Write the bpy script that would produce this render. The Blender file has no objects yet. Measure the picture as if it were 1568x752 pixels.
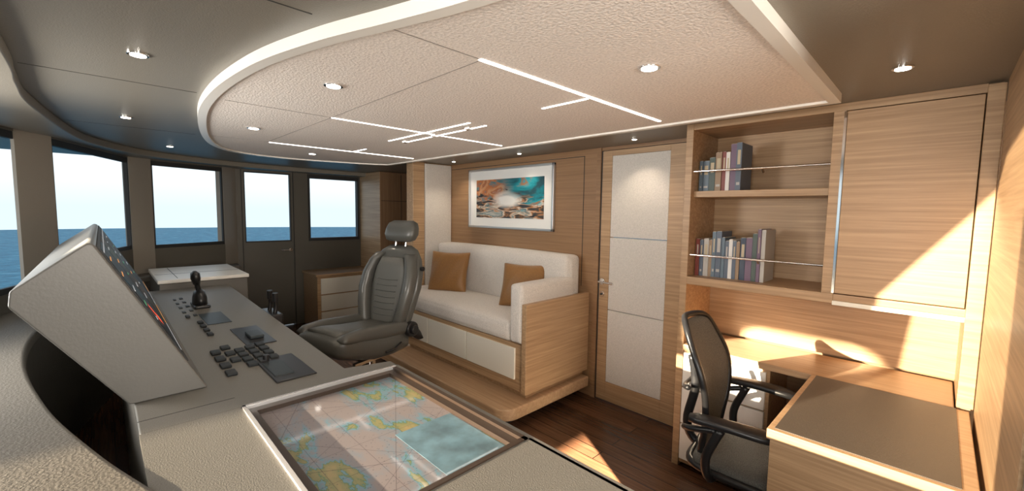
import bpy, bmesh, math, random
from mathutils import Vector, Matrix
random.seed(4)
C=bpy.context; D=bpy.data
# ------------------------------------------------------------ materials
def newmat(name):
    m=D.materials.new(name); m.use_nodes=True
    nt=m.node_tree; b=nt.nodes['Principled BSDF']
    return m,nt,b
def N(nt,t,**k):
    n=nt.nodes.new(t)
    for a,v in k.items(): setattr(n,a,v)
    return n
def coords(nt,scale=(1,1,1),loc=(0,0,0),rot=(0,0,0)):
    tc=N(nt,'ShaderNodeTexCoord'); mp=N(nt,'ShaderNodeMapping')
    mp.inputs['Scale'].default_value=scale; mp.inputs['Location'].default_value=loc; mp.inputs['Rotation'].default_value=rot
    nt.links.new(tc.outputs['Object'],mp.inputs['Vector']); return mp.outputs['Vector']
def ramp(nt,fac,stops,interp='LINEAR'):
    r=N(nt,'ShaderNodeValToRGB'); r.color_ramp.interpolation=interp
    e=r.color_ramp.elements
    while len(e)>1: e.remove(e[-1])
    e[0].position=stops[0][0]; e[0].color=(*stops[0][1],1)
    for p,c in stops[1:]:
        x=e.new(p); x.color=(*c,1)
    nt.links.new(fac,r.inputs[0]); return r.outputs[0]
def plain(name,col,rough=.5,metal=0,bump=0,bscale=300,coat=0,var=.0,spec=.5,sheen=0):
    m,nt,b=newmat(name)
    b.inputs['Base Color'].default_value=(*col,1); b.inputs['Roughness'].default_value=rough
    b.inputs['Metallic'].default_value=metal; b.inputs['Coat Weight'].default_value=coat
    b.inputs['Specular IOR Level'].default_value=spec; b.inputs['Sheen Weight'].default_value=sheen
    v=coords(nt)
    n=N(nt,'ShaderNodeTexNoise'); n.inputs['Scale'].default_value=bscale; n.inputs['Detail'].default_value=3
    nt.links.new(v,n.inputs['Vector'])
    if var>0:
        lo=tuple(c*(1-var) for c in col); hi=tuple(min(1,c*(1+var)) for c in col)
        nt.links.new(ramp(nt,n.outputs['Fac'],[(.35,lo),(.65,hi)]),b.inputs['Base Color'])
    if bump>0:
        bp=N(nt,'ShaderNodeBump'); bp.inputs['Strength'].default_value=bump; bp.inputs['Distance'].default_value=.004
        nt.links.new(n.outputs['Fac'],bp.inputs['Height']); nt.links.new(bp.outputs[0],b.inputs['Normal'])
    return m
def wood(name,c1,c2,scale,rough=.42,fine=1.0):
    m,nt,b=newmat(name)
    v=coords(nt,scale)
    n=N(nt,'ShaderNodeTexNoise'); n.inputs['Scale'].default_value=1.0*fine; n.inputs['Detail'].default_value=6; n.inputs['Roughness'].default_value=.65
    nt.links.new(v,n.inputs['Vector'])
    col=ramp(nt,n.outputs['Fac'],[(.25,c1),(.5,tuple((a+d)/2 for a,d in zip(c1,c2))),(.72,c2)])
    nt.links.new(col,b.inputs['Base Color']); b.inputs['Roughness'].default_value=rough
    bp=N(nt,'ShaderNodeBump'); bp.inputs['Strength'].default_value=.12; bp.inputs['Distance'].default_value=.002
    nt.links.new(n.outputs['Fac'],bp.inputs['Height']); nt.links.new(bp.outputs[0],b.inputs['Normal'])
    return m
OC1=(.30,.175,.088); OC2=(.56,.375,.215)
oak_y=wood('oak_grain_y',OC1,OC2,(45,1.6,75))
oak_x=wood('oak_grain_x',OC1,OC2,(1.6,45,75))
oak_flat=wood('oak_desktop',(.38,.23,.125),(.58,.39,.23),(60,1.8,60))
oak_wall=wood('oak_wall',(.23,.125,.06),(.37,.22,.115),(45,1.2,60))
oak_dark=wood('oak_dark',(.17,.09,.045),(.28,.165,.09),(45,45,1.5))
ceil_dark=plain('ceiling_leather_taupe',(.21,.188,.153),.38,bump=.25,bscale=220)
wall_dark=plain('wall_taupe',(.10,.09,.072),.42,bump=.2,bscale=200)
pillar_m=plain('pillar_leather',(.27,.24,.20),.5,bump=.25,bscale=200)
ceil_fab=plain('ceiling_fabric',(.86,.79,.73),.8,bump=.9,bscale=110,var=.10)
white_lac=plain('white_lacquer',(.88,.85,.79),.3)
cream=plain('cream_drawer',(.82,.78,.68),.35)
cons=plain('console_leather',(.135,.127,.112),.45,bump=.35,bscale=260)
cons2=plain('console_lacquer',(.13,.126,.116),.36,bump=.08,bscale=120)
dash=plain('dash_leather',(.13,.117,.098),.45,bump=.6,bscale=130)
black=plain('black_plastic',(.012,.012,.013),.35)
blackm=plain('black_matt',(.02,.02,.02),.6)
btn=plain('button_dark',(.014,.017,.019),.5,spec=.25)
padm=plain('pad_slate',(.022,.03,.034),.4,spec=.3)
chrome=plain('chrome',(.85,.85,.85),.12,metal=1)
seatl=plain('seat_leather',(.085,.084,.075),.36,bump=.12,bscale=90,coat=.15)
seatl2=plain('seat_leather_insert',(.11,.108,.096),.45,bump=.3,bscale=300)
sofaf=plain('sofa_fabric',(.66,.61,.56),.9,bump=.7,bscale=230,var=.18,sheen=.2)
quilt=plain('upholstered_panel',(.66,.62,.57),.85,bump=.6,bscale=200,var=.1)
pillow=plain('pillow_satin',(.25,.115,.028),.5,bump=.3,bscale=120,sheen=.2,var=.1)
deskpad=plain('desk_leather',(.085,.072,.058),.45,bump=.35,bscale=250)
silver=plain('silver_frame',(.6,.6,.6),.3,metal=.8)
def emis(name,col,s):
    m,nt,b=newmat(name); b.inputs['Base Color'].default_value=(*col,1)
    b.inputs['Emission Color'].default_value=(*col,1); b.inputs['Emission Strength'].default_value=s; return m
spot_em=emis('downlight_lamp',(1,.93,.82),9)
strip_em=emis('light_strip',(1,.95,.88),5)
def floor_mat():
    m,nt,b=newmat('walnut_planks')
    v=coords(nt,(1,1,1),rot=(0,0,math.radians(90)))
    br=N(nt,'ShaderNodeTexBrick'); br.inputs['Scale'].default_value=1; br.inputs['Brick Width'].default_value=1.4; br.inputs['Row Height'].default_value=.11
    br.inputs['Mortar Size'].default_value=.003; br.inputs['Color1'].default_value=(.075,.036,.02,1); br.inputs['Color2'].default_value=(.13,.065,.036,1); br.inputs['Mortar'].default_value=(.012,.006,.004,1)
    nt.links.new(v,br.inputs['Vector'])
    v2=coords(nt,(30,1.5,1)); n=N(nt,'ShaderNodeTexNoise'); n.inputs['Scale'].default_value=2; n.inputs['Detail'].default_value=5; nt.links.new(v2,n.inputs['Vector'])
    mx=N(nt,'ShaderNodeMixRGB',blend_type='MULTIPLY'); mx.inputs[0].default_value=.7
    nt.links.new(br.outputs['Color'],mx.inputs[1]); nt.links.new(ramp(nt,n.outputs['Fac'],[(.3,(.45,.4,.38)),(.7,(1.3,1.2,1.1))]),mx.inputs[2])
    nt.links.new(mx.outputs[0],b.inputs['Base Color']); b.inputs['Roughness'].default_value=.22
    return m
floorm=floor_mat()
# ------------------------------------------------------------ geometry helpers
def link(o,parent=None):
    C.collection.objects.link(o)
    if parent: o.parent=parent
    return o
def G(name,loc=(0,0,0),rz=0):
    e=D.objects.new(name,None); e.empty_display_size=.1; e.location=loc; e.rotation_euler=(0,0,math.radians(rz)); return link(e)
def mesh(name,vs,fs,mat,parent=None,smooth=False,bevel=0,seg=2,sub=0):
    me=D.meshes.new(name); me.from_pydata([tuple(v) for v in vs],[],fs); me.update()
    bm=bmesh.new(); bm.from_mesh(me); bmesh.ops.recalc_face_normals(bm,faces=bm.faces); bm.to_mesh(me); bm.free()
    mats=mat if isinstance(mat,list) else [mat]
    for m in mats: me.materials.append(m)
    o=D.objects.new(name,me); link(o,parent)
    if bevel>0:
        md=o.modifiers.new('b','BEVEL'); md.width=bevel; md.segments=seg; md.limit_method='ANGLE'; md.angle_limit=math.radians(40)
        smooth=True
    if sub>0:
        md=o.modifiers.new('s','SUBSURF'); md.levels=sub; md.render_levels=sub; smooth=True
    if smooth:
        for p in me.polygons: p.use_smooth=True
        if bevel>0:
            w=o.modifiers.new('wn','WEIGHTED_NORMAL')
    return o
BF=[(0,1,3,2),(4,6,7,5),(0,4,5,1),(2,3,7,6),(0,2,6,4),(1,5,7,3)]
def boxv(x0,x1,y0,y1,z0,z1): return [(x,y,z) for x in(x0,x1) for y in(y0,y1) for z in(z0,z1)]
def box(name,x0,x1,y0,y1,z0,z1,mat,parent=None,bevel=0,seg=2):
    return mesh(name,boxv(x0,x1,y0,y1,z0,z1),BF,mat,parent,bevel=bevel,seg=seg)
def boxes(name,lst,mat,parent=None,bevel=0):
    vs=[];fs=[];mi=[]
    for b in lst:
        o=len(vs); vs+=boxv(*b[:6]); fs+=[tuple(i+o for i in f) for f in BF]; mi+=[b[6] if len(b)>6 else 0]*6
    ob=mesh(name,vs,fs,mat,parent,bevel=bevel)
    for p,i in zip(ob.data.polygons,mi): p.material_index=i
    return ob
def prism(name,pts,axis,a,b,mat,parent=None,bevel=0,seg=2,smooth=False):
    def mk(p,t):
        return (t,p[0],p[1]) if axis=='x' else (p[0],t,p[1]) if axis=='y' else (p[0],p[1],t)
    n=len(pts); vs=[mk(p,a) for p in pts]+[mk(p,b) for p in pts]
    fs=[tuple(range(n)),tuple(range(2*n-1,n-1,-1))]+[(i,(i+1)%n,n+(i+1)%n,n+i) for i in range(n)]
    return mesh(name,vs,fs,mat,parent,bevel=bevel,seg=seg,smooth=smooth)
def cyl(name,p0,p1,r,mat,parent=None,n=20,r1=None,bevel=0):
    p0=Vector(p0);p1=Vector(p1);d=(p1-p0).normalized();u=d.orthogonal().normalized();w=d.cross(u); r1=r if r1 is None else r1
    vs=[p0+(u*math.cos(2*math.pi*i/n)+w*math.sin(2*math.pi*i/n))*r for i in range(n)]+[p1+(u*math.cos(2*math.pi*i/n)+w*math.sin(2*math.pi*i/n))*r1 for i in range(n)]
    fs=[tuple(range(n-1,-1,-1)),tuple(range(n,2*n))]+[(i,(i+1)%n,n+(i+1)%n,n+i) for i in range(n)]
    return mesh(name,vs,fs,mat,parent,bevel=bevel if bevel else min(r,r1)*.15)
def crom(pts,k=8,closed=False):
    out=[];n=len(pts);P=[Vector(p) for p in pts]
    for i in range(n if closed else n-1):
        if closed: a,b,c,d=P[(i-1)%n],P[i],P[(i+1)%n],P[(i+2)%n]
        else: a,b,c,d=P[max(i-1,0)],P[i],P[i+1],P[min(i+2,n-1)]
        for j in range(k):
            t=j/k; out.append(.5*((2*b)+(c-a)*t+(2*a-5*b+4*c-d)*t*t+(3*b-a-3*c+d)*t**3))
    if not closed: out.append(P[-1])
    return out
def tube(name,pts,r,mat,parent=None,closed=False,smooth_path=True,n=10):
    P=crom(pts,6,closed) if smooth_path else [Vector(p) for p in pts]
    vs=[];m=len(P);u=None
    for i,p in enumerate(P):
        t=(P[(i+1)%m]-P[i-1]) if closed else (P[min(i+1,m-1)]-P[max(i-1,0)])
        t.normalize()
        if u is None: u=t.orthogonal().normalized()
        u=(u-t*u.dot(t)).normalized(); w=t.cross(u)
        for j in range(n):
            a=2*math.pi*j/n; vs.append(p+(u*math.cos(a)+w*math.sin(a))*r)
    fs=[]
    for i in range(m if closed else m-1):
        i2=(i+1)%m
        for j in range(n): fs.append((i*n+j,i*n+(j+1)%n,i2*n+(j+1)%n,i2*n+j))
    if not closed: fs+=[tuple(range(n-1,-1,-1)),tuple(range((m-1)*n,m*n))]
    return mesh(name,vs,fs,mat,parent,smooth=True)
def loft(name,secs,mat,parent=None,n=32,sub=0):
    vs=[];fs=[]
    for c,u,v,e in secs:
        c=Vector(c);u=Vector(u);v=Vector(v)
        for j in range(n):
            a=2*math.pi*j/n;ca,sa=math.cos(a),math.sin(a)
            vs.append(c+u*(math.copysign(abs(ca)**(2/e),ca))+v*(math.copysign(abs(sa)**(2/e),sa)))
    m=len(secs)
    for i in range(m-1):
        for j in range(n): fs.append((i*n+j,i*n+(j+1)%n,(i+1)*n+(j+1)%n,(i+1)*n+j))
    fs+=[tuple(range(n-1,-1,-1)),tuple(range((m-1)*n,m*n))]
    return mesh(name,vs,fs,mat,parent,smooth=True,sub=sub)
def cushion(name,x0,x1,y0,y1,z0,z1,mat,parent=None,r=.05,puff=.012):
    """soft upholstered block: bevelled box with slight crown"""
    c=Vector(((x0+x1)/2,(y0+y1)/2,(z0+z1)/2));h=Vector(((x1-x0)/2,(y1-y0)/2,(z1-z0)/2))
    bm=bmesh.new(); bmesh.ops.create_cube(bm,size=2)
    for v in bm.verts: v.co=Vector((c[i]+v.co[i]*h[i] for i in range(3)))
    bmesh.ops.bevel(bm,geom=bm.edges[:],offset=r,segments=5,profile=.5,affect='EDGES')
    for ax in range(3):
        for t in(-.6,-.3,0,.3,.6):
            no=[0,0,0];no[ax]=1;co=c.copy();co[ax]+=t*h[ax]
            bmesh.ops.bisect_plane(bm,geom=bm.verts[:]+bm.edges[:]+bm.faces[:],plane_co=co,plane_no=no)
    for v in bm.verts:
        d=v.co-c
        for k in range(3):
            if abs(abs(d[k])-h[k])<1e-5:
                o1,o2=[i for i in range(3) if i!=k]
                f=max(0,1-(d[o1]/(h[o1]))**2)*max(0,1-(d[o2]/(h[o2]))**2)
                v.co[k]+=math.copysign(puff*f**.6,d[k])
    me=D.meshes.new(name);bm.to_mesh(me);bm.free();me.materials.append(mat)
    for p in me.polygons:p.use_smooth=True
    o=D.objects.new(name,me);link(o,parent); return o
# ------------------------------------------------------------ ROOM SHELL
XW=2.82; ZC=2.01; XL=-.80
box('floor',-1.2,3.6,-1.7,6.1,-.06,0,floorm)
box('ceiling',-1.2,3.6,-1.7,6.1,ZC,ZC+.06,ceil_dark)
g=G('wall_aft')
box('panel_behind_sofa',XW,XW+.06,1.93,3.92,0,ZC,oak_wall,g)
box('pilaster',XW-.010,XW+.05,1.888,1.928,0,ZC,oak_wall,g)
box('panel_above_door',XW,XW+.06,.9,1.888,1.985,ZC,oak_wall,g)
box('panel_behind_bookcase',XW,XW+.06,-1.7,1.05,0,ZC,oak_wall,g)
boxes('panel_joints',[(XW-.002,XW,2.05,3.85,1.955,1.960),(XW-.002,XW,2.05,2.055,.9,1.958)],blackm,g)
g=G('wall_partition')
box('partition_core',2.36,3.3,3.885,3.98,0,ZC,oak_y,g)
box('wood_edge',2.33,2.47,3.86,3.99,0,ZC,oak_x,g,bevel=.006)
cushion('upholstered_panel',2.475,2.815,3.852,3.886,.4,2.0,quilt,g,r=.008,puff=.0)
YE=5.8
g=G('wall_port')
def wallseg(nm,p,q,z0,z1,mat,g,th=.10):
    p=Vector(tuple(p)[:2]+(0,));q=Vector(tuple(q)[:2]+(0,));d=(q-p).normalized();n=Vector((-d.y,d.x,0))
    vs=[p,q,q+n*th,p+n*th]
    return prism(nm,[(v.x,v.y) for v in vs],'z',z0,z1,mat,g)
boxes('wall_parts',[(1.13,1.20,YE,YE+.1,0,ZC),(1.76,1.94,YE,YE+.1,0,ZC),(1.94,2.62,YE,YE+.1,0,1.08),(1.94,2.62,YE,YE+.1,1.95,ZC),(2.62,3.4,YE,YE+.1,0,ZC)],[wall_dark],g)
box('wall_end_return',3.3,3.4,3.9,YE,0,ZC,oak_y,g)
g=G('door_2')
boxes('leaf',[(1.20,1.76,YE+.01,YE+.06,0.01,1.09),(1.20,1.76,YE+.01,YE+.06,1.94,2.0),(1.20,1.225,YE+.01,YE+.06,1.09,1.94),(1.735,1.76,YE+.01,YE+.06,1.09,1.94)],wall_dark,g)
boxes('seal',[(1.225,1.735,YE+.005,YE+.05,1.085,1.10),(1.225,1.735,YE+.005,YE+.05,1.925,1.94),(1.225,1.235,YE+.005,YE+.05,1.1,1.93),(1.725,1.735,YE+.005,YE+.05,1.1,1.93)],blackm,g)
boxes('gaps',[(1.192,1.20,YE-.004,YE+.002,0,2.0),(1.76,1.768,YE-.004,YE+.002,0,2.0)],blackm,g)
cyl('lever',(1.71,YE-.03,.98),(1.60,YE-.03,.98),.009,chrome,g); cyl('rose',(1.71,YE-.035,.98),(1.71,YE+.01,.98),.022,chrome,g)
g=G('window_4')
boxes('frame',[(1.94,2.62,YE-.012,YE+.06,1.08,1.12),(1.94,2.62,YE-.012,YE+.06,1.90,1.95),(1.94,1.965,YE-.01,YE+.06,1.1,1.93),(2.60,2.62,YE-.01,YE+.06,1.1,1.93)],blackm,g)
segs=[('wall',(XL,-1.6),(XL,-.7)),('win',(XL,-.7),(XL,.3)),('pil',(XL,.3),(XL,.70)),('sun',(XL,.70),(XL,1.97)),('pil',(XL,1.97),(XL,2.1)),('win',(XL,2.1),(-.78,2.75)),('pil',(-.78,2.75),(-.75,2.88)),  # unseen pillar before the sun opening is widened to trim the low beam
('win1',(-.75,2.88),(-.36,4.0)),('pil1',(-.36,4.0),(-.215,4.2)),('win2',(-.215,4.2),(.20,5.28)),('pil',(.20,5.28),(.365,5.38)),('win3',(.365,5.38),(.99,5.64)),('pil',(.99,5.64),(1.14,5.80))]
gw=G('wall_forward'); wn=0
for i,(k,p,q) in enumerate(segs):
    if k=='wall': wallseg('solid',p,q,0,ZC,wall_dark,gw)
    elif k=='pil': wallseg('mullion_%d'%i,p,q,0,ZC,pillar_m,gw,.08)
    elif k=='pil1': wallseg('mullion_%d'%i,p,q,0,ZC,pillar_m,gw,.02)
    elif k=='sun':
        wallseg('apron',p,q,0,.93,wall_dark,gw); wallseg('head',p,q,1.96,ZC,wall_dark,gw)
        prism('beam_mask',[(.87,1.96),(1.97,1.96),(1.97,.93),(1.92,.93),(1.92,1.19),(1.20,1.19),(1.16,1.55)],'x',XL-.05,XL-.04,wall_dark,gw)  # unseen mask, outline cut to shape the low beam's patches
    else:
        sill={'win1':.97,'win2':1.10,'win3':1.09}.get(k,1.0); head=1.945
        th=.03 if k in('win1','win2') else .10
        wallseg('apron_%d'%i,p,q,0,sill,wall_dark,gw,th); wallseg('head_%d'%i,p,q,head,ZC,wall_dark,gw,th)
        if k in('win1','win2','win3'):
            wn+=1; g=G('window_%d'%wn)
            P=Vector(p);Q=Vector(q);d=(Q-P).normalized(); nrm=Vector((-d.y,d.x))
            P2=P+nrm*.004;Q2=Q+nrm*.004
            wallseg('frame_bottom',P2,Q2,sill-.01,sill+.035,blackm,g,.02)
            wallseg('blind_cassette',P2,Q2,head-.045,head+.01,blackm,g,.03)
            if k!='win1':
                wallseg('frame_side_a',P2,P2+d*.014,sill,head,blackm,g,.02); wallseg('frame_side_b',Q2-d*.014,Q2,sill,head,blackm,g,.03)
g=G('wall_starboard')
boxes('panels',[(-1.2,3.4,-1.7,-1.6,0,.9),(-1.2,3.4,-1.7,-1.6,1.95,ZC),(-1.2,-.3,-1.7,-1.6,.9,1.95),(.9,1.3,-1.7,-1.6,.9,1.95),(2.2,3.4,-1.7,-1.6,.9,1.95)],wall_dark,g)
K=.944
inner=crom([(-.20*K,-1.6,0),(-.20*K,.5,0),(-.19,2.06,0),(-.207,2.5,0),(-.205,3.04,0),(-.08,4.2,0),(.14,4.8,0),(.46,5.2,0),(1.1,5.5,0),(1.9,5.6,0),(3.3,5.6,0)],8)
outer=crom([(-.9,-1.6,0),(-.9,.5,0),(-.9,2.18,0),(-.9,2.6,0),(-.72,3.1,0),(-.26,4.2,0),(.14,5.28,0),(.36,5.5,0),(1.0,5.78,0),(1.9,5.9,0),(3.3,5.9,0)],8)
def ring(name,A,B,z0,z1,mat,parent=None,bevel=0):
    n=len(A); vs=[(a.x,a.y,z0) for a in A]+[(b.x,b.y,z0) for b in B]+[(a.x,a.y,z1) for a in A]+[(b.x,b.y,z1) for b in B]
    fs=[]
    for i in range(n-1):
        fs+=[(i,i+1,n+i+1,n+i),(2*n+i,2*n+i+1,3*n+i+1,3*n+i),(i,i+1,2*n+i+1,2*n+i),(n+i,n+i+1,3*n+i+1,3*n+i)]
    fs+=[(0,n,3*n,2*n),(n-1,2*n-1,4*n-1,3*n-1)]
    return mesh(name,vs,fs,mat,parent,bevel=bevel)
ring('trim_soffit',inner,outer,1.957,ZC,ceil_dark,bevel=.006)
# ceiling raft
curve=[(2.22,.325),(2.22,4.15),(1.9,4.30),(1.3,4.42),(.88,4.30),(.66,4.0),(.51,3.5),(.38,2.72),(.345,2.15),(.375,1.65),(.45,1.29),(.54,1.01),(.605,.80),(.66,.56),(.72,.325)]
left=crom([(*p,0) for p in curve[1:]],8)
outl=[Vector((2.22,.325,0))]+left
def offset(pts,d):
    n=len(pts);o=[]
    for i in range(n):
        a,b,c=pts[i-1],pts[i],pts[(i+1)%n]
        t1=(b-a).normalized();t2=(c-b).normalized();n1=Vector((-t1.y,t1.x,0));n2=Vector((-t2.y,t2.x,0))
        m=(n1+n2); m=m/max(m.length_squared/2,.3)
        o.append(b+m*d)
    return o
inn=offset(outl,.038)
g=G('ceiling_raft')
n=len(outl)
vs=[(p.x,p.y,ZC) for p in outl]+[(p.x,p.y,1.972) for p in outl]+[(p.x,p.y,1.972) for p in inn]+[(p.x,p.y,1.99) for p in inn]
fs=[]
for k in range(3):
    for i in range(n): fs.append((k*n+i,k*n+(i+1)%n,(k+1)*n+(i+1)%n,(k+1)*n+i))
mesh('white_rim',vs,fs,white_lac,g)
prism('fabric_panel',[(p.x,p.y) for p in inn],'z',1.982,2.008,ceil_fab,g)
zb=1.981
q=.98
def stripx(x0,x1,y,w,mat,nm): return box(nm,x0*q,x1*q,y*q-w/2,y*q+w/2,zb-.002,zb+.004,mat,g)
def stripy(x,y0,y1,w,mat,nm): return box(nm,x*q-w/2,x*q+w/2,y0*q,y1*q,zb-.002,zb+.004,mat,g)
stripx(.90,2.14,1.08,.015,strip_em,'strip_1');stripx(.91,2.16,2.33,.010,strip_em,'strip_2');stripx(.92,2.14,3.54,.012,strip_em,'strip_3')
stripy(1.49,1.87,2.79,.010,strip_em,'strip_4');stripy(1.60,1.86,2.72,.010,strip_em,'strip_5');stripy(1.52,1.10,1.36,.010,strip_em,'strip_6');stripy(1.56,3.3,3.53,.010,strip_em,'strip_7')
seam=plain('seam',(.25,.22,.2),.8)
boxes('seams',[(.575,.88,1.057,1.060,zb,zb+.002),(.42,.89,2.282,2.285,zb,zb+.002),(.56,.90,3.467,3.470,zb,zb+.002),(.888,.891,1.06,3.47,zb,zb+.002)],seam,g)
boxes('track_spots',[(1.50,1.53,y-.02,y+.02,zb-.02,zb) for y in(1.91,2.25,2.6)],chrome,g)
boxes('perimeter_seams',[(-.18,.42,1.19,1.194,ZC-.001,ZC+.001),(-.19,.33,2.36,2.364,ZC-.001,ZC+.001),(-.13,.5,3.7,3.704,ZC-.001,ZC+.001)],blackm,g)
def downlight(x,y,z,r=.035,power=6):
    g=G('downlight')
    cyl('bezel',(x,y,z-.006),(x,y,z+.01),r,chrome,g,n=28,bevel=.002); cyl('lens',(x,y,z-.008),(x,y,z-.004),r*.72,spot_em,g,n=24,bevel=.0005)
    l=D.lights.new('downlight_beam','SPOT'); l.energy=power; l.color=(1,.84,.66); l.spot_size=math.radians(115); l.spot_blend=.8; l.shadow_soft_size=.03
    o=D.objects.new('beam',l); o.location=(x,y,z-.02); link(o,g)
for (x,y) in[(.67,1.69),(1.31,.705),(.68,2.93),(1.34,3.87)]: downlight(x,y,1.982,.036,8)
for (x,y) in[(.113,1.92),(.127,3.3),(.44,4.57),(1.97,.127)]: downlight(x,y,ZC,.030,4)
for y in(1.5,2.6,3.55): downlight(2.62,y,ZC,.022,6)
# ------------------------------------------------------------ DOOR (aft wall)
g=G('door_1')
X=XW
boxes('stiles_rails',[(X-.005,X+.05,1.79,1.875,.01,1.98),(X-.005,X+.05,1.10,1.33,.01,1.98),(X-.005,X+.05,1.33,1.79,1.94,1.98),(X-.005,X+.05,1.33,1.79,.01,.165)],oak_y,g,bevel=.002)
boxes('gap',[(X-.003,X+.02,1.875,1.885,0,1.985)],blackm,g)
for i,(a,b) in enumerate([(.165,.745),(.749,1.315),(1.319,1.94)]): box('fabric_inset_%d'%i,X-.003,X+.04,1.331,1.789,a+.001,b-.001,quilt,g,bevel=.002)
cyl('rose',(X-.016,1.845,.965),(X,1.845,.965),.026,chrome,g); cyl('neck',(X-.05,1.845,.965),(X,1.845,.965),.009,chrome,g); cyl('lever',(X-.048,1.855,.965),(X-.048,1.725,.962),.009,chrome,g)
cyl('lock_rose',(X-.014,1.845,.865),(X,1.845,.865),.024,chrome,g); cyl('lock_barrel',(X-.022,1.845,.865),(X,1.845,.865),.009,black,g)
# ------------------------------------------------------------ BOOKCASE
g=G('bookcase')
boxes('carcass',[(2.41,2.81,1.01,1.05,0,ZC),(2.41,2.81,-.09,1.01,1.975,ZC),(2.41,2.81,.33,1.01,1.10,1.145),(2.405,2.81,.33,.375,1.145,1.975),(2.45,2.79,.375,1.01,1.60,1.635),(2.42,2.81,-.13,-.09,0,ZC),(2.41,2.81,-.09,.33,1.115,1.145)],oak_y,g,bevel=.002)
box('back_panel',2.78,2.805,-.09,1.01,.76,1.975,oak_y,g)
box('cabinet_door',2.40,2.42,-.085,.325,1.15,1.97,oak_y,g,bevel=.002)
box('bottom_rail',2.395,2.80,-.09,.33,1.095,1.115,cream,g,bevel=.002)
box('chrome_strip',2.398,2.404,.326,.336,1.15,1.97,chrome,g)
box('end_upright',2.385,2.42,-.135,-.088,.76,2.0,oak_y,g,bevel=.003)
for z in(1.745,1.27):
    cyl('rail',(2.43,.375,z),(2.43,1.01,z),.006,chrome,g,n=10); cyl('rail_bracket',(2.43,.66,z),(2.46,.66,z-.02),.006,chrome,g,n=8)
bookcols=[(.03,.05,.09),(.10,.13,.18),(.75,.73,.70),(.04,.04,.04),(.22,.05,.04),(.12,.17,.22),(.30,.20,.12),(.16,.10,.16),(.45,.43,.40),(.06,.09,.08)]
bm_=[plain('book_%d'%i,c,.45) for i,c in enumerate(bookcols)]+[plain('book_pages',(.75,.7,.6),.8),plain('book_title',(.5,.42,.28),.5)]
def books(name,y0,y1,z,hs):
    lst=[];y=y1;i=0
    while y-.02>y0:
        t=random.uniform(.016,.034);h=hs(i)*random.uniform(.93,1.05);dpt=random.uniform(.15,.19);c=random.choice([0,1,5,0,1,5,2,3,4,6,7,8,9])
        x0=2.50+random.uniform(0,.012)
        lst.append((x0,x0+dpt,y-t,y-.0015,z,z+h,c)); lst.append((x0+.004,x0+dpt-.003,y-t+.003,y-.0045,z+h,z+h+.0015,10))
        if random.random()<.45: lst.append((x0-.0006,x0,y-t+.006,y-.008,z+h*.55,z+h*.85,11 if random.random()<.7 else 8))
        if random.random()<.3: lst.append((x0-.0006,x0,y-t+.005,y-.007,z+h*.12,z+h*.18,8))
        y-=t;i+=1
    boxes(name,lst,bm_)
books('row_of_books',.78,1.005,1.635,lambda i:.185 if i<3 else .21 if i<6 else .275)
books('row_of_books',.63,1.005,1.145,lambda i:.21 if i in(0,1,2,3) else .27 if i in(4,5,13,14,15) else .225)
# ------------------------------------------------------------ DESK
g=G('desk')
box('back_top',2.39,2.775,-.085,1.005,.715,.75,oak_flat,g,bevel=.004)
box('return_top',1.655,2.389,-.125,.385,.712,.75,oak_flat,g,bevel=.003)
box('leather_inlay',1.675,2.386,-.09,.365,.75,.7525,deskpad,g,bevel=.001)
boxes('end_panel',[(1.665,1.70,-.12,.375,0.0,.712)],oak_y,g,bevel=.002)
box('far_panel',2.36,2.389,-.09,.38,0,.712,oak_y,g)
boxes('pedestal',[(2.41,2.77,.56,1.005,.03,.715)],oak_y,g)
boxes('drawer_fronts',[(2.39,2.41,.575,1.0,z0,z1) for z0,z1 in((.06,.27),(.28,.49),(.50,.70))],white_lac,g,bevel=.003)
g=G('wall_side_lining')
box('oak_lining',1.25,2.385,-.19,-.137,0,ZC,oak_x,g)
cyl('corner_column',(1.22,-.20,0),(1.22,-.20,ZC),.06,dash,g,n=32)
# ------------------------------------------------------------ SOFA
g=G('sofa')
pp=[(2.80,1.935),(1.97,1.935)]+[(1.97-.12*math.sin(a),2.055-.12*math.cos(a)) for a in [math.pi/2*i/8 for i in range(1,9)]]+[(1.85,3.845),(2.80,3.845)]
prism('step_platform',pp,'z',.085,.17,oak_flat,g,bevel=.012,seg=3)
box('plinth',1.98,2.80,2.06,3.84,0,.085,blackm,g)
box('recess',2.12,2.80,2.0,3.84,.17,.23,oak_x,g)
boxes('box_base',[(2.08,2.80,2.0,3.84,.22,.56)],oak_y,g,bevel=.003)
prism('end_panel',[(2.065,.22),(2.803,.22),(2.803,.86),(2.065,.86)],'y',1.955,2.0,oak_x,g,bevel=.004)
boxes('drawer_fronts',[(2.066,2.082,y0,y1,.30,.53) for y0,y1 in((2.07,2.62),(2.63,3.18),(3.19,3.74))],cream,g,bevel=.003)
cushion('seat_cushion',2.07,2.64,2.13,3.83,.56,.71,sofaf,g,r=.035,puff=.012)
cushion('back_cushion',2.61,2.79,2.04,3.83,.66,1.16,sofaf,g,r=.04,puff=.012)
cushion('arm_cushion',2.065,2.66,2.0,2.125,.57,.99,sofaf,g,r=.025,puff=.006)
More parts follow.
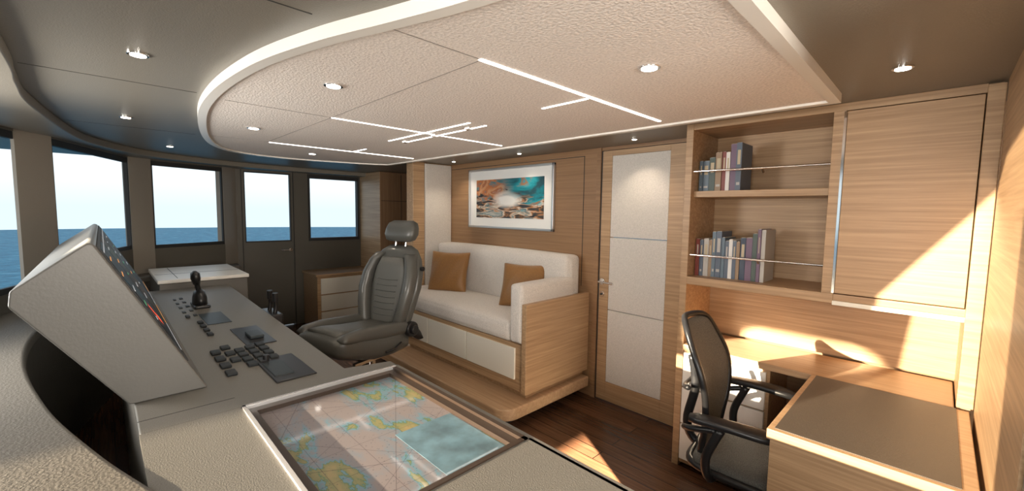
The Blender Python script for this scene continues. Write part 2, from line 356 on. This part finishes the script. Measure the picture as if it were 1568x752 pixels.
def throw(name,c,size,rz,tilt,parent=None):
    n=14;vs=[];fs=[]
    for s in(1,-1):
        for i in range(n+1):
            for j in range(n+1):
                u=-1+2*i/n;v=-1+2*j/n
                pin=1-.09*(1-abs(u)**1.5)*abs(v)**4; pin2=1-.09*(1-abs(v)**1.5)*abs(u)**4
                t=(max(0,(1-u**2))*max(0,(1-v**2)))**.45
                wr=.006*math.sin(9*u+5*v)*t
                vs.append((s*(.075*t)+wr,u*size/2*pin2,v*size/2*pin))
    m=(n+1)**2
    for s in(0,1):
        for i in range(n):
            for j in range(n):
                a=s*m+i*(n+1)+j; fs.append((a,a+1,a+n+2,a+n+1))
    o=mesh(name,vs,fs,pillow,parent,smooth=True,sub=1)
    bm=bmesh.new();bm.from_mesh(o.data);bmesh.ops.remove_doubles(bm,verts=bm.verts,dist=.0005);bmesh.ops.recalc_face_normals(bm,faces=bm.faces);bm.to_mesh(o.data);bm.free()
    o.location=c;o.rotation_euler=(0,math.radians(tilt),math.radians(rz)); return o
throw('throw_pillow',(2.455,3.40,.895),.44,28,16)
throw('throw_pillow',(2.50,2.42,.885),.40,25,20)
# ------------------------------------------------------------ PAINTING
g=G('framed_painting')
yA,yB,z0,z1=2.35,3.52,1.335,1.93; X=XW
boxes('frame',[(X-.03,X-.002,yA,yB,z0,z0+.022),(X-.03,X-.002,yA,yB,z1-.022,z1),(X-.03,X-.002,yA,yA+.022,z0,z1),(X-.03,X-.002,yB-.022,yB,z0,z1)],silver,g,bevel=.003)
box('mount',X-.012,X-.002,yA+.02,yB-.02,z0+.02,z1-.02,plain('mount_board',(.82,.82,.8),.6),g)
def paint_mat():
    m,nt,b=newmat('abstract_painting')
    v=coords(nt,(1,-1/.93,1/.38),(0,3.40/.93,-1.44/.38))
    sx=N(nt,'ShaderNodeSeparateXYZ');nt.links.new(v,sx.inputs[0])
    n=N(nt,'ShaderNodeTexNoise');n.inputs['Scale'].default_value=2.6;n.inputs['Detail'].default_value=9;n.inputs['Distortion'].default_value=.6;nt.links.new(v,n.inputs['Vector'])
    n2=N(nt,'ShaderNodeTexNoise');n2.inputs['Scale'].default_value=4;n2.inputs['Detail'].default_value=8;n2.inputs['Distortion'].default_value=.8
    mp=N(nt,'ShaderNodeMapping');mp.inputs['Scale'].default_value=(1,1.1,2.2);mp.inputs['Location'].default_value=(3,2.6,1);nt.links.new(v,mp.inputs[0]);nt.links.new(mp.outputs[0],n2.inputs['Vector'])
    left=ramp(nt,n.outputs['Fac'],[(.36,(.03,.10,.12)),(.43,(.12,.22,.24)),(.48,(.50,.16,.05)),(.54,(.62,.34,.18)),(.60,(.38,.12,.05)),(.68,(.6,.5,.4))])
    right=ramp(nt,n.outputs['Fac'],[(.36,(.02,.07,.09)),(.45,(.01,.20,.25)),(.52,(.03,.30,.36)),(.57,(.36,.15,.06)),(.62,(.05,.25,.31)),(.7,(.6,.7,.68))])
    mx=N(nt,'ShaderNodeMixRGB');nt.links.new(ramp(nt,sx.outputs[1],[(.35,(0,0,0)),(.6,(1,1,1))]),mx.inputs[0]);nt.links.new(left,mx.inputs[1]);nt.links.new(right,mx.inputs[2])
    low=ramp(nt,n2.outputs['Fac'],[(.36,(.03,.035,.045)),(.43,(.10,.08,.06)),(.47,(.45,.18,.06)),(.51,(.70,.64,.54)),(.55,(.36,.30,.24)),(.60,(.05,.16,.20)),(.7,(.6,.58,.52))])
    ad=N(nt,'ShaderNodeMath',operation='ADD');nt.links.new(sx.outputs[2],ad.inputs[0])
    sb=N(nt,'ShaderNodeMath',operation='MULTIPLY_ADD');sb.inputs[1].default_value=1.6;sb.inputs[2].default_value=-.8;nt.links.new(n2.outputs['Fac'],sb.inputs[0]);nt.links.new(sb.outputs[0],ad.inputs[1])
    f=ramp(nt,ad.outputs[0],[(.40,(0,0,0)),(.55,(1,1,1))])
    m2=N(nt,'ShaderNodeMixRGB');nt.links.new(f,m2.inputs[0]);nt.links.new(low,m2.inputs[1]);nt.links.new(mx.outputs[0],m2.inputs[2])
    gr=N(nt,'ShaderNodeTexGradient',gradient_type='SPHERICAL');mp2=N(nt,'ShaderNodeMapping');mp2.inputs['Location'].default_value=(0,-1.5,-1.5);mp2.inputs['Scale'].default_value=(0,3.0,3.2)
    nt.links.new(v,mp2.inputs[0]);nt.links.new(mp2.outputs[0],gr.inputs[0])
    mu=N(nt,'ShaderNodeMath',operation='MULTIPLY');nt.links.new(gr.outputs['Fac'],mu.inputs[0]);nt.links.new(n.outputs['Fac'],mu.inputs[1])
    f2=ramp(nt,mu.outputs[0],[(.12,(0,0,0)),(.36,(1,1,1))])
    m3=N(nt,'ShaderNodeMixRGB');nt.links.new(f2,m3.inputs[0]);nt.links.new(m2.outputs[0],m3.inputs[1]);m3.inputs[2].default_value=(.85,.84,.8,1)
    nt.links.new(m3.outputs[0],b.inputs['Base Color']);b.inputs['Roughness'].default_value=.4;b.inputs['Specular IOR Level'].default_value=.3
    return m
box('canvas',X-.016,X-.011,2.47,3.40,1.44,1.82,paint_mat(),g)
# ------------------------------------------------------------ FAR CABINETS
g=G('drawer_cabinet')
box('carcass',1.86,2.635,5.30,5.79,0,.67,oak_x,g,bevel=.003)
box('top',1.84,2.635,5.28,5.79,.67,.70,oak_x,g,bevel=.004)
boxes('drawer_fronts',[(1.90,2.46,5.283,5.30,a,b) for a,b in((.03,.225),(.24,.435),(.45,.645))],cream,g,bevel=.003)
g=G('tall_cabinet')
box('carcass',2.645,3.29,5.20,5.79,0,2.005,oak_dark,g,bevel=.003)
box('side_skin',2.64,2.646,5.20,5.79,0,2.005,oak_y,g)
boxes('door_gaps',[(2.95,2.956,5.196,5.201,.05,1.98),(2.66,3.29,5.196,5.201,1.62,1.626)],blackm,g)
# ------------------------------------------------------------ HELM CONSOLE
g=G('helm_console')
ZT=.85
prism('main_body',[(.05,.15),(.86,.15),(.86,1.62),(.68,1.66),(.74,4.22),(.05,4.22)],'z',.10,ZT-.03,cons,g)
boxes('top_slab',[(.05,.86,.13,.79,ZT-.03,ZT),(.05,.30,.79,1.56,ZT-.03,ZT)],cons,g)
prism('top_helm',[(.05,1.56),(.87,1.56),(.87,1.63),(.69,1.68),(.75,4.22),(.05,4.22)],'z',ZT-.03,ZT,cons,g,bevel=.006)
box('top_edge',.85,.87,.13,1.57,ZT-.03,ZT,cons,g)
boxes('seams',[(.05,.30,1.655,1.658,ZT,ZT+.0006)],blackm,g)
box('toe_kick',.12,.64,.2,4.2,0,.10,blackm,g)
box('cabinet_end',.30,.90,4.24,5.10,0,.895,cons,g,bevel=.008)
box('cabinet_end_top',.29,.91,4.23,5.11,.895,.925,white_lac,g,bevel=.006)
boxes('cabinet_end_line',[(.42,.424,4.3,5.05,.925,.9262),(.30,.90,4.60,4.603,.925,.9262)],blackm,g)
prof=[(.25,ZT),(-.02,1.382),(-.035,1.387),(-.195,1.255),(-.20,1.21),(.04,ZT)]
g2=G('monitor_pod')
prism('pod_shell',prof,'y',1.82,3.78,cons2,g2,bevel=.006)
def sp(t,y,off=0):
    a=Vector((.25,0,ZT));b=Vector((-.02,0,1.382)); d=b-a; nrm=Vector((d.z,0,-d.x)).normalized()
    p=a+d*t+nrm*off; return (p.x,y,p.z)
def slopebox(nm,t0,t1,y0,y1,o0,o1,mat,par):
    vs=[sp(t,y,o) for t in(t0,t1) for y in(y0,y1) for o in(o0,o1)]
    return mesh(nm,vs,BF,mat,par)
slopebox('screen_bezel',.20,.985,1.835,3.76,-.002,.004,blackm,g2)
def screen_mat(name,seed,a,b_):
    m,nt,b=newmat(name); v=coords(nt,(1,1,1),(seed,seed*2,0))
    n=N(nt,'ShaderNodeTexNoise');n.inputs['Scale'].default_value=9;n.inputs['Detail'].default_value=5;nt.links.new(v,n.inputs['Vector'])
    c=ramp(nt,n.outputs['Fac'],[(.48,(.006,.007,.008)),(.52,tuple(q_*.6 for q_ in a)),(.56,(.008,.009,.01)),(.66,tuple(q_*.5 for q_ in b_))])
    nt.links.new(c,b.inputs['Base Color']);nt.links.new(c,b.inputs['Emission Color']);b.inputs['Emission Strength'].default_value=.4;b.inputs['Roughness'].default_value=.5;b.inputs['Specular IOR Level'].default_value=.1
    return m
sm=[screen_mat('screen_nav_a',1,(.05,.06,.07),(.02,.07,.10)),screen_mat('screen_nav_b',4,(.10,.05,.02),(.03,.08,.04)),screen_mat('screen_nav_c',9,(.02,.06,.09),(.08,.07,.06))]
red=emis('screen_red',(.9,.08,.02),.9);org=emis('screen_orange',(.6,.25,.06),.5);wht=emis('screen_white',(.4,.42,.45),.4);grn=emis('screen_green',(.06,.25,.12),.5)
ys=[1.85,2.33,2.80,3.27,3.74]
for i in range(4):
    y0,y1=ys[i]+.012,ys[i+1]-.012
    slopebox('display_%d'%i,.25,.96,y0,y1,.004,.0055,sm[i%3],g2)
    for k in range(5): slopebox('readout_%d_%d'%(i,k),.88-.10*k,.888-.10*k,y0+.02,y0+.02+random.uniform(.04,.14),.0055,.007,random.choice([wht,org,grn,wht]),g2)
    slopebox('bar_%d'%i,.935,.942,y0,y1,.0055,.0065,wht,g2)
    slopebox('menu_%d'%i,.265,.275,y0,y1,.0055,.0065,org if i%2 else wht,g2)
mesh('red_arrow',[sp(.40,1.98,.008),sp(.47,2.06,.008),sp(.45,2.0,.008),sp(.57,1.97,.008),sp(.55,1.94,.008),sp(.43,1.96,.008)],[(0,1,2,3,4,5)],red,g2)
g3=G('chart_table')
gmid=plain('chart_frame_alu',(.75,.75,.76),.25,metal=.7)
boxes('frame',[(.30,.312,.80,1.56,ZT-.03,ZT+.006),(.30,.85,1.545,1.56,ZT-.03,ZT+.006)],gmid,g3,bevel=.001)
boxes('frame_dark',[(.835,.85,.79,1.545,ZT-.03,ZT+.004),(.30,.85,.79,.805,ZT-.03,ZT+.004),(.312,.335,.805,1.545,ZT-.03,ZT-.006),(.335,.835,1.515,1.545,ZT-.03,ZT-.006),(.805,.835,.805,1.515,ZT-.03,ZT-.006)],plain('chart_frame_walnut',(.035,.022,.015),.35),g3)
def chart_mat():
    m,nt,b=newmat('nautical_chart')
    v=coords(nt)
    n=N(nt,'ShaderNodeTexNoise');n.inputs['Scale'].default_value=5.0;n.inputs['Detail'].default_value=10;n.inputs['Roughness'].default_value=.58;n.inputs['Distortion'].default_value=.3
    mp=N(nt,'ShaderNodeMapping');mp.inputs['Scale'].default_value=(1.7,.75,1);mp.inputs['Rotation'].default_value=(0,0,.6);mp.inputs['Location'].default_value=(2.15,.4,0);nt.links.new(v,mp.inputs[0]);nt.links.new(mp.outputs[0],n.inputs['Vector'])
    land=ramp(nt,n.outputs['Fac'],[(.0,(.165,.145,.155)),(.46,(.185,.16,.16)),(.52,(.15,.165,.19)),(.553,(.08,.20,.26)),(.56,(.05,.12,.05)),(.572,(.16,.165,.065)),(.64,(.24,.19,.08)),(.70,(.25,.18,.07))])
    cur=land
    def lines(ang,sc,wd,off=0):
        sxx=N(nt,'ShaderNodeMapping');sxx.inputs['Rotation'].default_value=(0,0,ang);sxx.inputs['Location'].default_value=(off,0,0);nt.links.new(v,sxx.inputs[0])
        s2=N(nt,'ShaderNodeSeparateXYZ');nt.links.new(sxx.outputs[0],s2.inputs[0])
        a=N(nt,'ShaderNodeMath',operation='MULTIPLY');a.inputs[1].default_value=sc;nt.links.new(s2.outputs[0],a.inputs[0])
        fr=N(nt,'ShaderNodeMath',operation='FRACT');nt.links.new(a.outputs[0],fr.inputs[0])
        return ramp(nt,fr.outputs[0],[(0,(.5,.45,.5)),(wd,(1,1,1))],'CONSTANT')
    for a,sc,wd in((0,8,.012),(math.pi/2,8,.012),(.5,3.1,.005),(-.7,3.7,.005),(2.1,2.7,.004),(.95,4.3,.006)):
        mx=N(nt,'ShaderNodeMixRGB',blend_type='MULTIPLY');mx.inputs[0].default_value=.8;nt.links.new(cur,mx.inputs[1]);nt.links.new(lines(a,sc,wd),mx.inputs[2]);cur=mx.outputs[0]
    n3=N(nt,'ShaderNodeTexVoronoi');n3.inputs['Scale'].default_value=85;nt.links.new(v,n3.inputs['Vector'])
    dots=ramp(nt,n3.outputs['Distance'],[(.13,(.35,.33,.42)),(.2,(1,1,1))])
    mx=N(nt,'ShaderNodeMixRGB',blend_type='MULTIPLY');mx.inputs[0].default_value=.7;nt.links.new(cur,mx.inputs[1]);nt.links.new(dots,mx.inputs[2])
    nt.links.new(mx.outputs[0],b.inputs['Base Color']);b.inputs['Roughness'].default_value=.55;b.inputs['Coat Weight'].default_value=.8;b.inputs['Coat Roughness'].default_value=.06
    return m
box('chart_sheet',.33,.81,.80,1.52,ZT-.03,ZT-.02,chart_mat(),g3)
inset=plain('chart_inset_paper',(.08,.15,.19),.5,bump=0,bscale=14,var=.35,coat=.8)
box('chart_inset',.60,.80,.82,1.10,ZT-.02,ZT-.0192,inset,g3)
# controls
g4=G('helm_controls')
def pad(x0,x1,y0,y1,h=.006,m=padm,nm='pad'): return box(nm,x0,x1,y0,y1,ZT,ZT+h,m,g4,bevel=.003)
pad(.395,.51,2.80,3.12,.003); pad(.465,.59,2.24,2.62,.004,black); box('touch',.50,.56,2.34,2.46,ZT+.004,ZT+.02,padm,g4,bevel=.004)
pad(.44,.585,1.69,2.0,.006,black); pad(.45,.52,1.75,1.93,.009); cyl('knob',(.475,1.97,ZT),(.475,1.97,ZT+.03),.012,black,g4)
bl=[]
for i in range(4):
    y=1.88+.105*i; bl+=[(.32,.355,y,y+.055)]
    bl+=[(.365,.40,y+.16,y+.21)] if i<3 else []
for i in range(3):
    for j in range(4): bl.append((.405+.045*i,.44+.045*i,1.96+.075*j+.02*i-.02,2.01+.075*j+.02*i-.02))
for i in range(4): bl.append((.36,.385,2.55+.1*i,2.60+.1*i))
for i in range(5): bl.append((.33+.001*i,.35,3.05+.16*i,3.10+.16*i)); bl.append((.37,.39,3.08+.16*i,3.13+.16*i))
for i,(a,b,c,d) in enumerate(bl):
    boxes('button',[(a,b,c,d,ZT,ZT+(.012 if i<24 else .005))],[btn],g4,bevel=.003)
g5=G('throttle_lever')
box('base',.40,.485,3.28,3.48,ZT,ZT+.02,black,g5,bevel=.008)
loft('turret',[((.44,3.38,ZT+.018),(.04,0,0),(0,.085,0),2.5),((.44,3.38,ZT+.06),(.038,0,0),(0,.08,0),2.3),((.44,3.38,ZT+.10),(.03,0,0),(0,.055,0),2),((.44,3.38,ZT+.115),(.012,0,0),(0,.02,0),2)],black,g5)
tube('stem',[(.44,3.38,ZT+.09),(.43,3.37,ZT+.14),(.425,3.36,ZT+.19)],.015,black,g5)
loft('grip',[((.425,3.36,ZT+.15),(.018,0,0),(0,.025,0),2),((.42,3.355,ZT+.19),(.026,0,0),(0,.048,0),2.5),((.418,3.35,ZT+.225),(.024,0,0),(0,.045,0),2.5),((.417,3.35,ZT+.24),(.008,0,0),(0,.02,0),2)],black,g5)
g6=G('joystick')
box('bracket',.745,.82,2.95,3.2,.70,.82,black,g6,bevel=.01)
for dy in(0,.12):
    tube('lever',[(.78,3.0+dy,.80),(.79,3.0+dy,.87),(.785,2.99+dy,.93)],.013,black,g6); cyl('knob',(.785,2.99+dy,.90),(.783,2.985+dy,.955),.018,black,g6)
# dash ring under windows
ri=crom([(.06,1.22,0),(-.03,1.5,0),(-.15,1.97,0),(-.25,2.6,0),(-.26,3.2,0),(-.17,3.8,0),(-.05,4.3,0),(.15,4.9,0),(.40,5.17,0),(.75,5.38,0),(1.1,5.47,0)],8)
ri=[Vector((.10,.9,0)),Vector((.09,1.05,0))]+ri
op=crom([(XL+.002,.5,0),(XL+.002,2.0,0),(-.75,2.88,0),(-.37,3.98,0),(-.225,4.2,0),(.18,5.23,0),(.36,5.36,0),(.98,5.60,0),(1.12,5.75,0)],40)
L=[0]
for a,b in zip(op,op[1:]): L.append(L[-1]+(b-a).length)
Li=[0]
for a,b in zip(ri,ri[1:]): Li.append(Li[-1]+(b-a).length)
ro=[]
for s in Li:
    t=s/Li[-1]*L[-1]; j=max(i for i in range(len(L)) if L[i]<=t+1e-9); j=min(j,len(op)-2)
    f=(t-L[j])/max(L[j+1]-L[j],1e-9); ro.append(op[j].lerp(op[j+1],f))
gd=ring('dashboard_ring',ri,ro,.80,.86,dash,bevel=.015)
ring('dash_fascia',[p+(q_-p)*.10 for p,q_ in zip(ri,ro)],[p+(q_-p)*.2 for p,q_ in zip(ri,ro)],0,.80,dash,gd)
# ------------------------------------------------------------ HELM CHAIR (local +x forward)
g=G('helm_chair',(1.42,3.0,-.015),196)
cyl('floor_plate',(0,0,.015),(0,0,.035),.18,chrome,g,n=36); cyl('pedestal',(0,0,.03),(0,0,.44),.05,chrome,g,n=28); box('slide',-.17,.17,-.14,.14,.42,.46,black,g,bevel=.01)
secs=[]
for x,w,zc,h in[(-.22,.20,.525,.07),(-.19,.23,.53,.095),(-.05,.245,.53,.105),(.12,.25,.545,.11),(.28,.25,.575,.10),(.38,.24,.592,.085),(.435,.215,.60,.06),(.452,.17,.60,.03)]:
    secs.append(((x,0,zc),(0,w,0),(0,0,h),4.0))
loft('seat_pad',secs,seatl,g,n=40)
for s in(-1,1):
    loft('seat_bolster',[((x,s*.215,z),(0,.038,0),(0,0,h),2.4) for x,z,h in((-.2,.60,.03),(-.15,.625,.05),(.05,.635,.055),(.25,.655,.05),(.38,.66,.035),(.42,.655,.012))],seatl,g,n=20)
loft('seat_insert',[((x,0,z),(0,.15,0),(0,0,.022),4) for x,z in((-.15,.622),(0,.632),(.15,.645),(.30,.668),(.40,.672))],seatl2,g)
def bx(z): return -.15-(z-.55)*.24
secs=[]
for z,w,d in[(.52,.14,.03),(.55,.20,.055),(.66,.225,.07),(.78,.25,.07),(.90,.275,.065),(1.02,.27,.06),(1.12,.235,.055),(1.19,.185,.045),(1.225,.12,.025)]:
    secs.append(((bx(z)-.03,0,z),(0,w,0),(d,0,-d*.3),3.2))
loft('back_shell',secs,seatl,g,n=40)
for s in(-1,1):
    loft('back_bolster',[((bx(z)+.035+e,s*w,z),(0,.045,0),(.05,0,0),2.3) for z,w,e in((.60,.165,-.01),(.66,.19,.01),(.78,.215,.02),(.90,.235,.02),(1.02,.228,.008),(1.12,.19,-.01),(1.17,.155,-.03))],seatl,g,n=20)
loft('back_insert',[((bx(z)+.03,0,z),(0,w,0),(.028,0,0),3.5) for z,w in((.62,.10),(.66,.125),(.80,.145),(.95,.165),(1.06,.155),(1.14,.11))],seatl2,g,n=32)
for i in range(7):
    z=.70+.045*i; tube('rib',[(bx(z)+.055,-.11,z),(bx(z)+.061,0,z-.003),(bx(z)+.055,.11,z)],.004,seatl,g,n=6)
for s in(-1,1): cyl('head_post',(bx(1.2)-.03,s*.055,1.18),(bx(1.28)-.03,s*.055,1.29),.007,chrome,g,n=12)
secs=[]
for z,w,d in[(1.262,.10,.03),(1.275,.14,.05),(1.32,.16,.06),(1.37,.155,.058),(1.41,.14,.048),(1.432,.10,.022)]:
    secs.append(((bx(z)-.02,0,z),(0,w,0),(d,0,0),3.6))
loft('headrest',secs,seatl,g,n=36)
for s in(1,-1):
    cyl('hinge_disc',(-.20,s*.225,.60),(-.20,s*.27,.60),.06,black,g,n=28); cyl('hinge_knob',(-.20,s*.27,.60),(-.20,s*.295,.60),.035,black,g,n=12)
    loft('recline_cover',[((-.30,s*.245,.50),(.03,0,0),(0,.02,0),3),((-.24,s*.245,.56),(.06,0,0),(0,.022,0),3),((-.19,s*.245,.64),(.035,0,0),(0,.02,0),3)],black,g,n=20)
    cyl('side_knob',(bx(1.05)-.03,s*.26,1.06),(bx(1.05)-.03,s*.285,1.06),.018,black,g)
    box('rail',-.25,.28,s*.17-.015,s*.17+.015,.435,.455,chrome,g)
tube('height_lever',[(-.1,.24,.52),(.0,.27,.50),(.08,.27,.50)],.008,black,g)
# ------------------------------------------------------------ OFFICE CHAIR (local +x forward)
g=G('office_chair',(2.0,.49,0),-83)
for i in range(5):
    a=2*math.pi*i/5+.3;c,s=math.cos(a),math.sin(a)
    tube('leg',[(.03*c,.03*s,.105),(.16*c,.16*s,.10),(.27*c,.27*s,.075)],.018,black,g)
    for q_ in(-.016,.016): cyl('caster',(.27*c-s*(q_-.008),.27*s+c*(q_-.008),.03),(.27*c-s*(q_+.008),.27*s+c*(q_+.008),.03),.03,black,g,n=20)
cyl('gas_column',(0,0,.09),(0,0,.40),.026,black,g); box('mechanism',-.12,.1,-.07,.07,.385,.43,black,g,bevel=.015)
meshm=plain('chair_mesh',(.125,.122,.11),.7,bump=.8,bscale=400,var=.5)
loft('seat',[((x,0,z),(0,w,0),(0,0,.025),4) for x,w,z in((-.22,.19,.455),(-.2,.22,.455),(0,.235,.452),(.15,.235,.458),(.22,.22,.452),(.25,.17,.44))],meshm,g,n=36)
tube('seat_frame',[(-.22,-.2,.44),(0,-.24,.435),(.2,-.225,.435),(.25,0,.425),(.2,.225,.435),(0,.24,.435),(-.22,.2,.44),(-.24,0,.44)],.016,black,g,closed=True)
def backpt(u,v):
    z=.47+.54*v
    w=.15+.075*math.sin(min(1,v*1.25)*math.pi*.62) - .07*max(0,v-.78)/.22
    x=-.235-.05*v+.05*math.sin(v*math.pi) -.10*max(0,v-.6)**1.2
    return (x+.035*u*u, u*w, z)
n=16; vs=[];fs=[]
for i in range(n+1):
    for j in range(n+1): vs.append(backpt(-1+2*j/n,i/n))
for i in range(n):
    for j in range(n): a=i*(n+1)+j; fs.append((a,a+1,a+n+2,a+n+1))
o=mesh('mesh_back',vs,fs,meshm,g,smooth=True); sd=o.modifiers.new('so','SOLIDIFY');sd.thickness=.006
loop=[backpt(-1,v/6) for v in range(0,7)]+[backpt(0,1.03)]+[backpt(1,v/6) for v in range(6,-1,-1)]+[backpt(0,-.02)]
tube('back_frame',loop,.014,black,g,closed=True)
tube('spine',[(-.10,0,.41),(-.25,0,.43),(-.30,0,.52),(-.27,0,.70),(-.29,0,.84)],.02,black,g)
tube('spine_fork',[(-.25,-.2,.76),(-.31,0,.70),(-.25,.2,.76)],.012,black,g)
for s in(-1,1):
    tube('arm_support',[(-.12,s*.10,.40),(-.14,s*.24,.42),(-.15,s*.27,.52),(-.10,s*.27,.65)],.018,black,g)
    tube('arm_yoke',[(-.26,s*.19,.58),(-.22,s*.25,.61),(-.12,s*.27,.64)],.013,black,g)
    loft('arm_pad',[((x,s*y,z),(0,w,0),(0,0,.016),3) for x,y,z,w in((-.22,.27,.665,.02),(-.19,.27,.67,.035),(-.07,.272,.675,.04),(.04,.265,.672,.045),(.09,.255,.668,.035),(.11,.25,.665,.012))],black,g,n=24)
# ------------------------------------------------------------ SEA + SKY
def sea():
    n=72;vs=[];fs=[]
    radii=[0,6,15,30,60,110,195]
    for r in radii:
        for i in range(n): vs.append((r*math.cos(2*math.pi*i/n),r*math.sin(2*math.pi*i/n),-6))
    for k in range(len(radii)-1):
        for i in range(n): fs.append((k*n+i,k*n+(i+1)%n,(k+1)*n+(i+1)%n,(k+1)*n+i))
    m,nt,b=newmat('sea_water')
    v=coords(nt,(1,1,1));nz=N(nt,'ShaderNodeTexNoise');nz.inputs['Scale'].default_value=.5;nz.inputs['Detail'].default_value=8;nz.inputs['Roughness'].default_value=.75;nt.links.new(v,nz.inputs['Vector'])
    nt.links.new(ramp(nt,nz.outputs['Fac'],[(.38,(.015,.13,.18)),(.55,(.035,.22,.28)),(.7,(.2,.42,.46))]),b.inputs['Base Color'])
    b.inputs['Roughness'].default_value=.5;b.inputs['Specular IOR Level'].default_value=.12
    bp=N(nt,'ShaderNodeBump');bp.inputs['Strength'].default_value=.5;bp.inputs['Distance'].default_value=.5;nt.links.new(nz.outputs['Fac'],bp.inputs['Height']);nt.links.new(bp.outputs[0],b.inputs['Normal'])
    mesh('sea',vs,fs,m)
sea()
w=D.worlds.new('sky');C.scene.world=w;w.use_nodes=True;nt=w.node_tree;bg=nt.nodes['Background']
tc=N(nt,'ShaderNodeTexCoord');sx=N(nt,'ShaderNodeSeparateXYZ');nt.links.new(tc.outputs['Generated'],sx.inputs[0])
c=ramp(nt,sx.outputs[2],[(.0,(.66,.82,.89)),(.05,(.80,.91,.96)),(.14,(.86,.94,.98)),(.35,(.60,.78,.95)),(1,(.25,.45,.8))]);nt.links.new(c,bg.inputs[0]);bg.inputs[1].default_value=1.0
# ------------------------------------------------------------ LIGHTS
def area(name,loc,target,sx_,sy_,e,col):
    l=D.lights.new(name,'AREA');l.shape='RECTANGLE';l.size=sx_;l.size_y=sy_;l.energy=e;l.color=col
    o=D.objects.new(name,l);o.location=loc;o.rotation_euler=(Vector(target)-Vector(loc)).to_track_quat('-Z','Y').to_euler();return link(o)
def spot(name,loc,target,e,size,col,soft,blend=.1):
    l=D.lights.new(name,'SPOT');l.energy=e;l.color=col;l.spot_size=math.radians(size);l.spot_blend=blend;l.shadow_soft_size=soft
    o=D.objects.new(name,l);o.location=loc;o.rotation_euler=(Vector(target)-Vector(loc)).to_track_quat('-Z','Y').to_euler();return link(o)
dv=Vector((1,-.30,-.13)).normalized();o0=Vector((XL,1.18,1.46))
spot('low_sun_beam',o0-dv*10,o0,30000,8.6,(1,.82,.58),.04)
o1=Vector((.2,-1.6,1.8));t1=Vector((2.0,1.32,0));d2=(t1-o1).normalized()
spot('floor_patch_spot',o1-d2*6,t1,120000,3.4,(1,.86,.66),.05,.2)  # added narrow spot, imitates a sun patch on the floor
o2=Vector((XL,2.42,1.80));t2=Vector((2.52,.62,.75));d3=(t2-o2).normalized()
spot('desk_patch_spot',o2-d3*6,t2,34000,3.4,(1,.86,.66),.04,.15)  # extra spot added to put a sunlit patch on the desk
area('fill_lamp_a',(XL-.25,-.2,1.5),(2,.6,1.8),1.0,.9,30,(1,.94,.86))  # added fill lamp outside an unseen opening, brightens the interior
area('fill_lamp_b',(XL-.25,2.45,1.5),(2.5,2.2,1.8),.65,.85,45,(1,.95,.88))  # second added fill, boosts light through the unseen forward opening
area('fill_lamp_aft',(.3,-1.75,1.45),(1.5,3,1.6),1.1,.9,55,(1,.90,.78))  # fill lamp added behind the camera to lift the room
# ------------------------------------------------------------ CAMERA
f=655.4;p=math.radians(4.56);y=math.radians(45.59);r=math.radians(.86)
fh=Vector((math.cos(y),math.sin(y),0));rt=Vector((math.sin(y),-math.cos(y),0));up=Vector((0,0,1))
F=fh*math.cos(p)-up*math.sin(p);U=up*math.cos(p)+fh*math.sin(p)
R=rt*math.cos(r)+U*math.sin(r);U2=U*math.cos(r)-rt*math.sin(r)
cd=D.cameras.new('camera');cd.lens=f/1600*36;cd.sensor_width=36;cd.clip_start=.02;cd.clip_end=1000
cam=D.objects.new('camera',cd);link(cam)
M=Matrix((( R.x,U2.x,-F.x,0),(R.y,U2.y,-F.y,0),(R.z,U2.z,-F.z,1.5),(0,0,0,1)));cam.matrix_world=M
C.scene.camera=cam
C.scene.view_settings.view_transform='Standard'
C.scene.view_settings.exposure=0.38
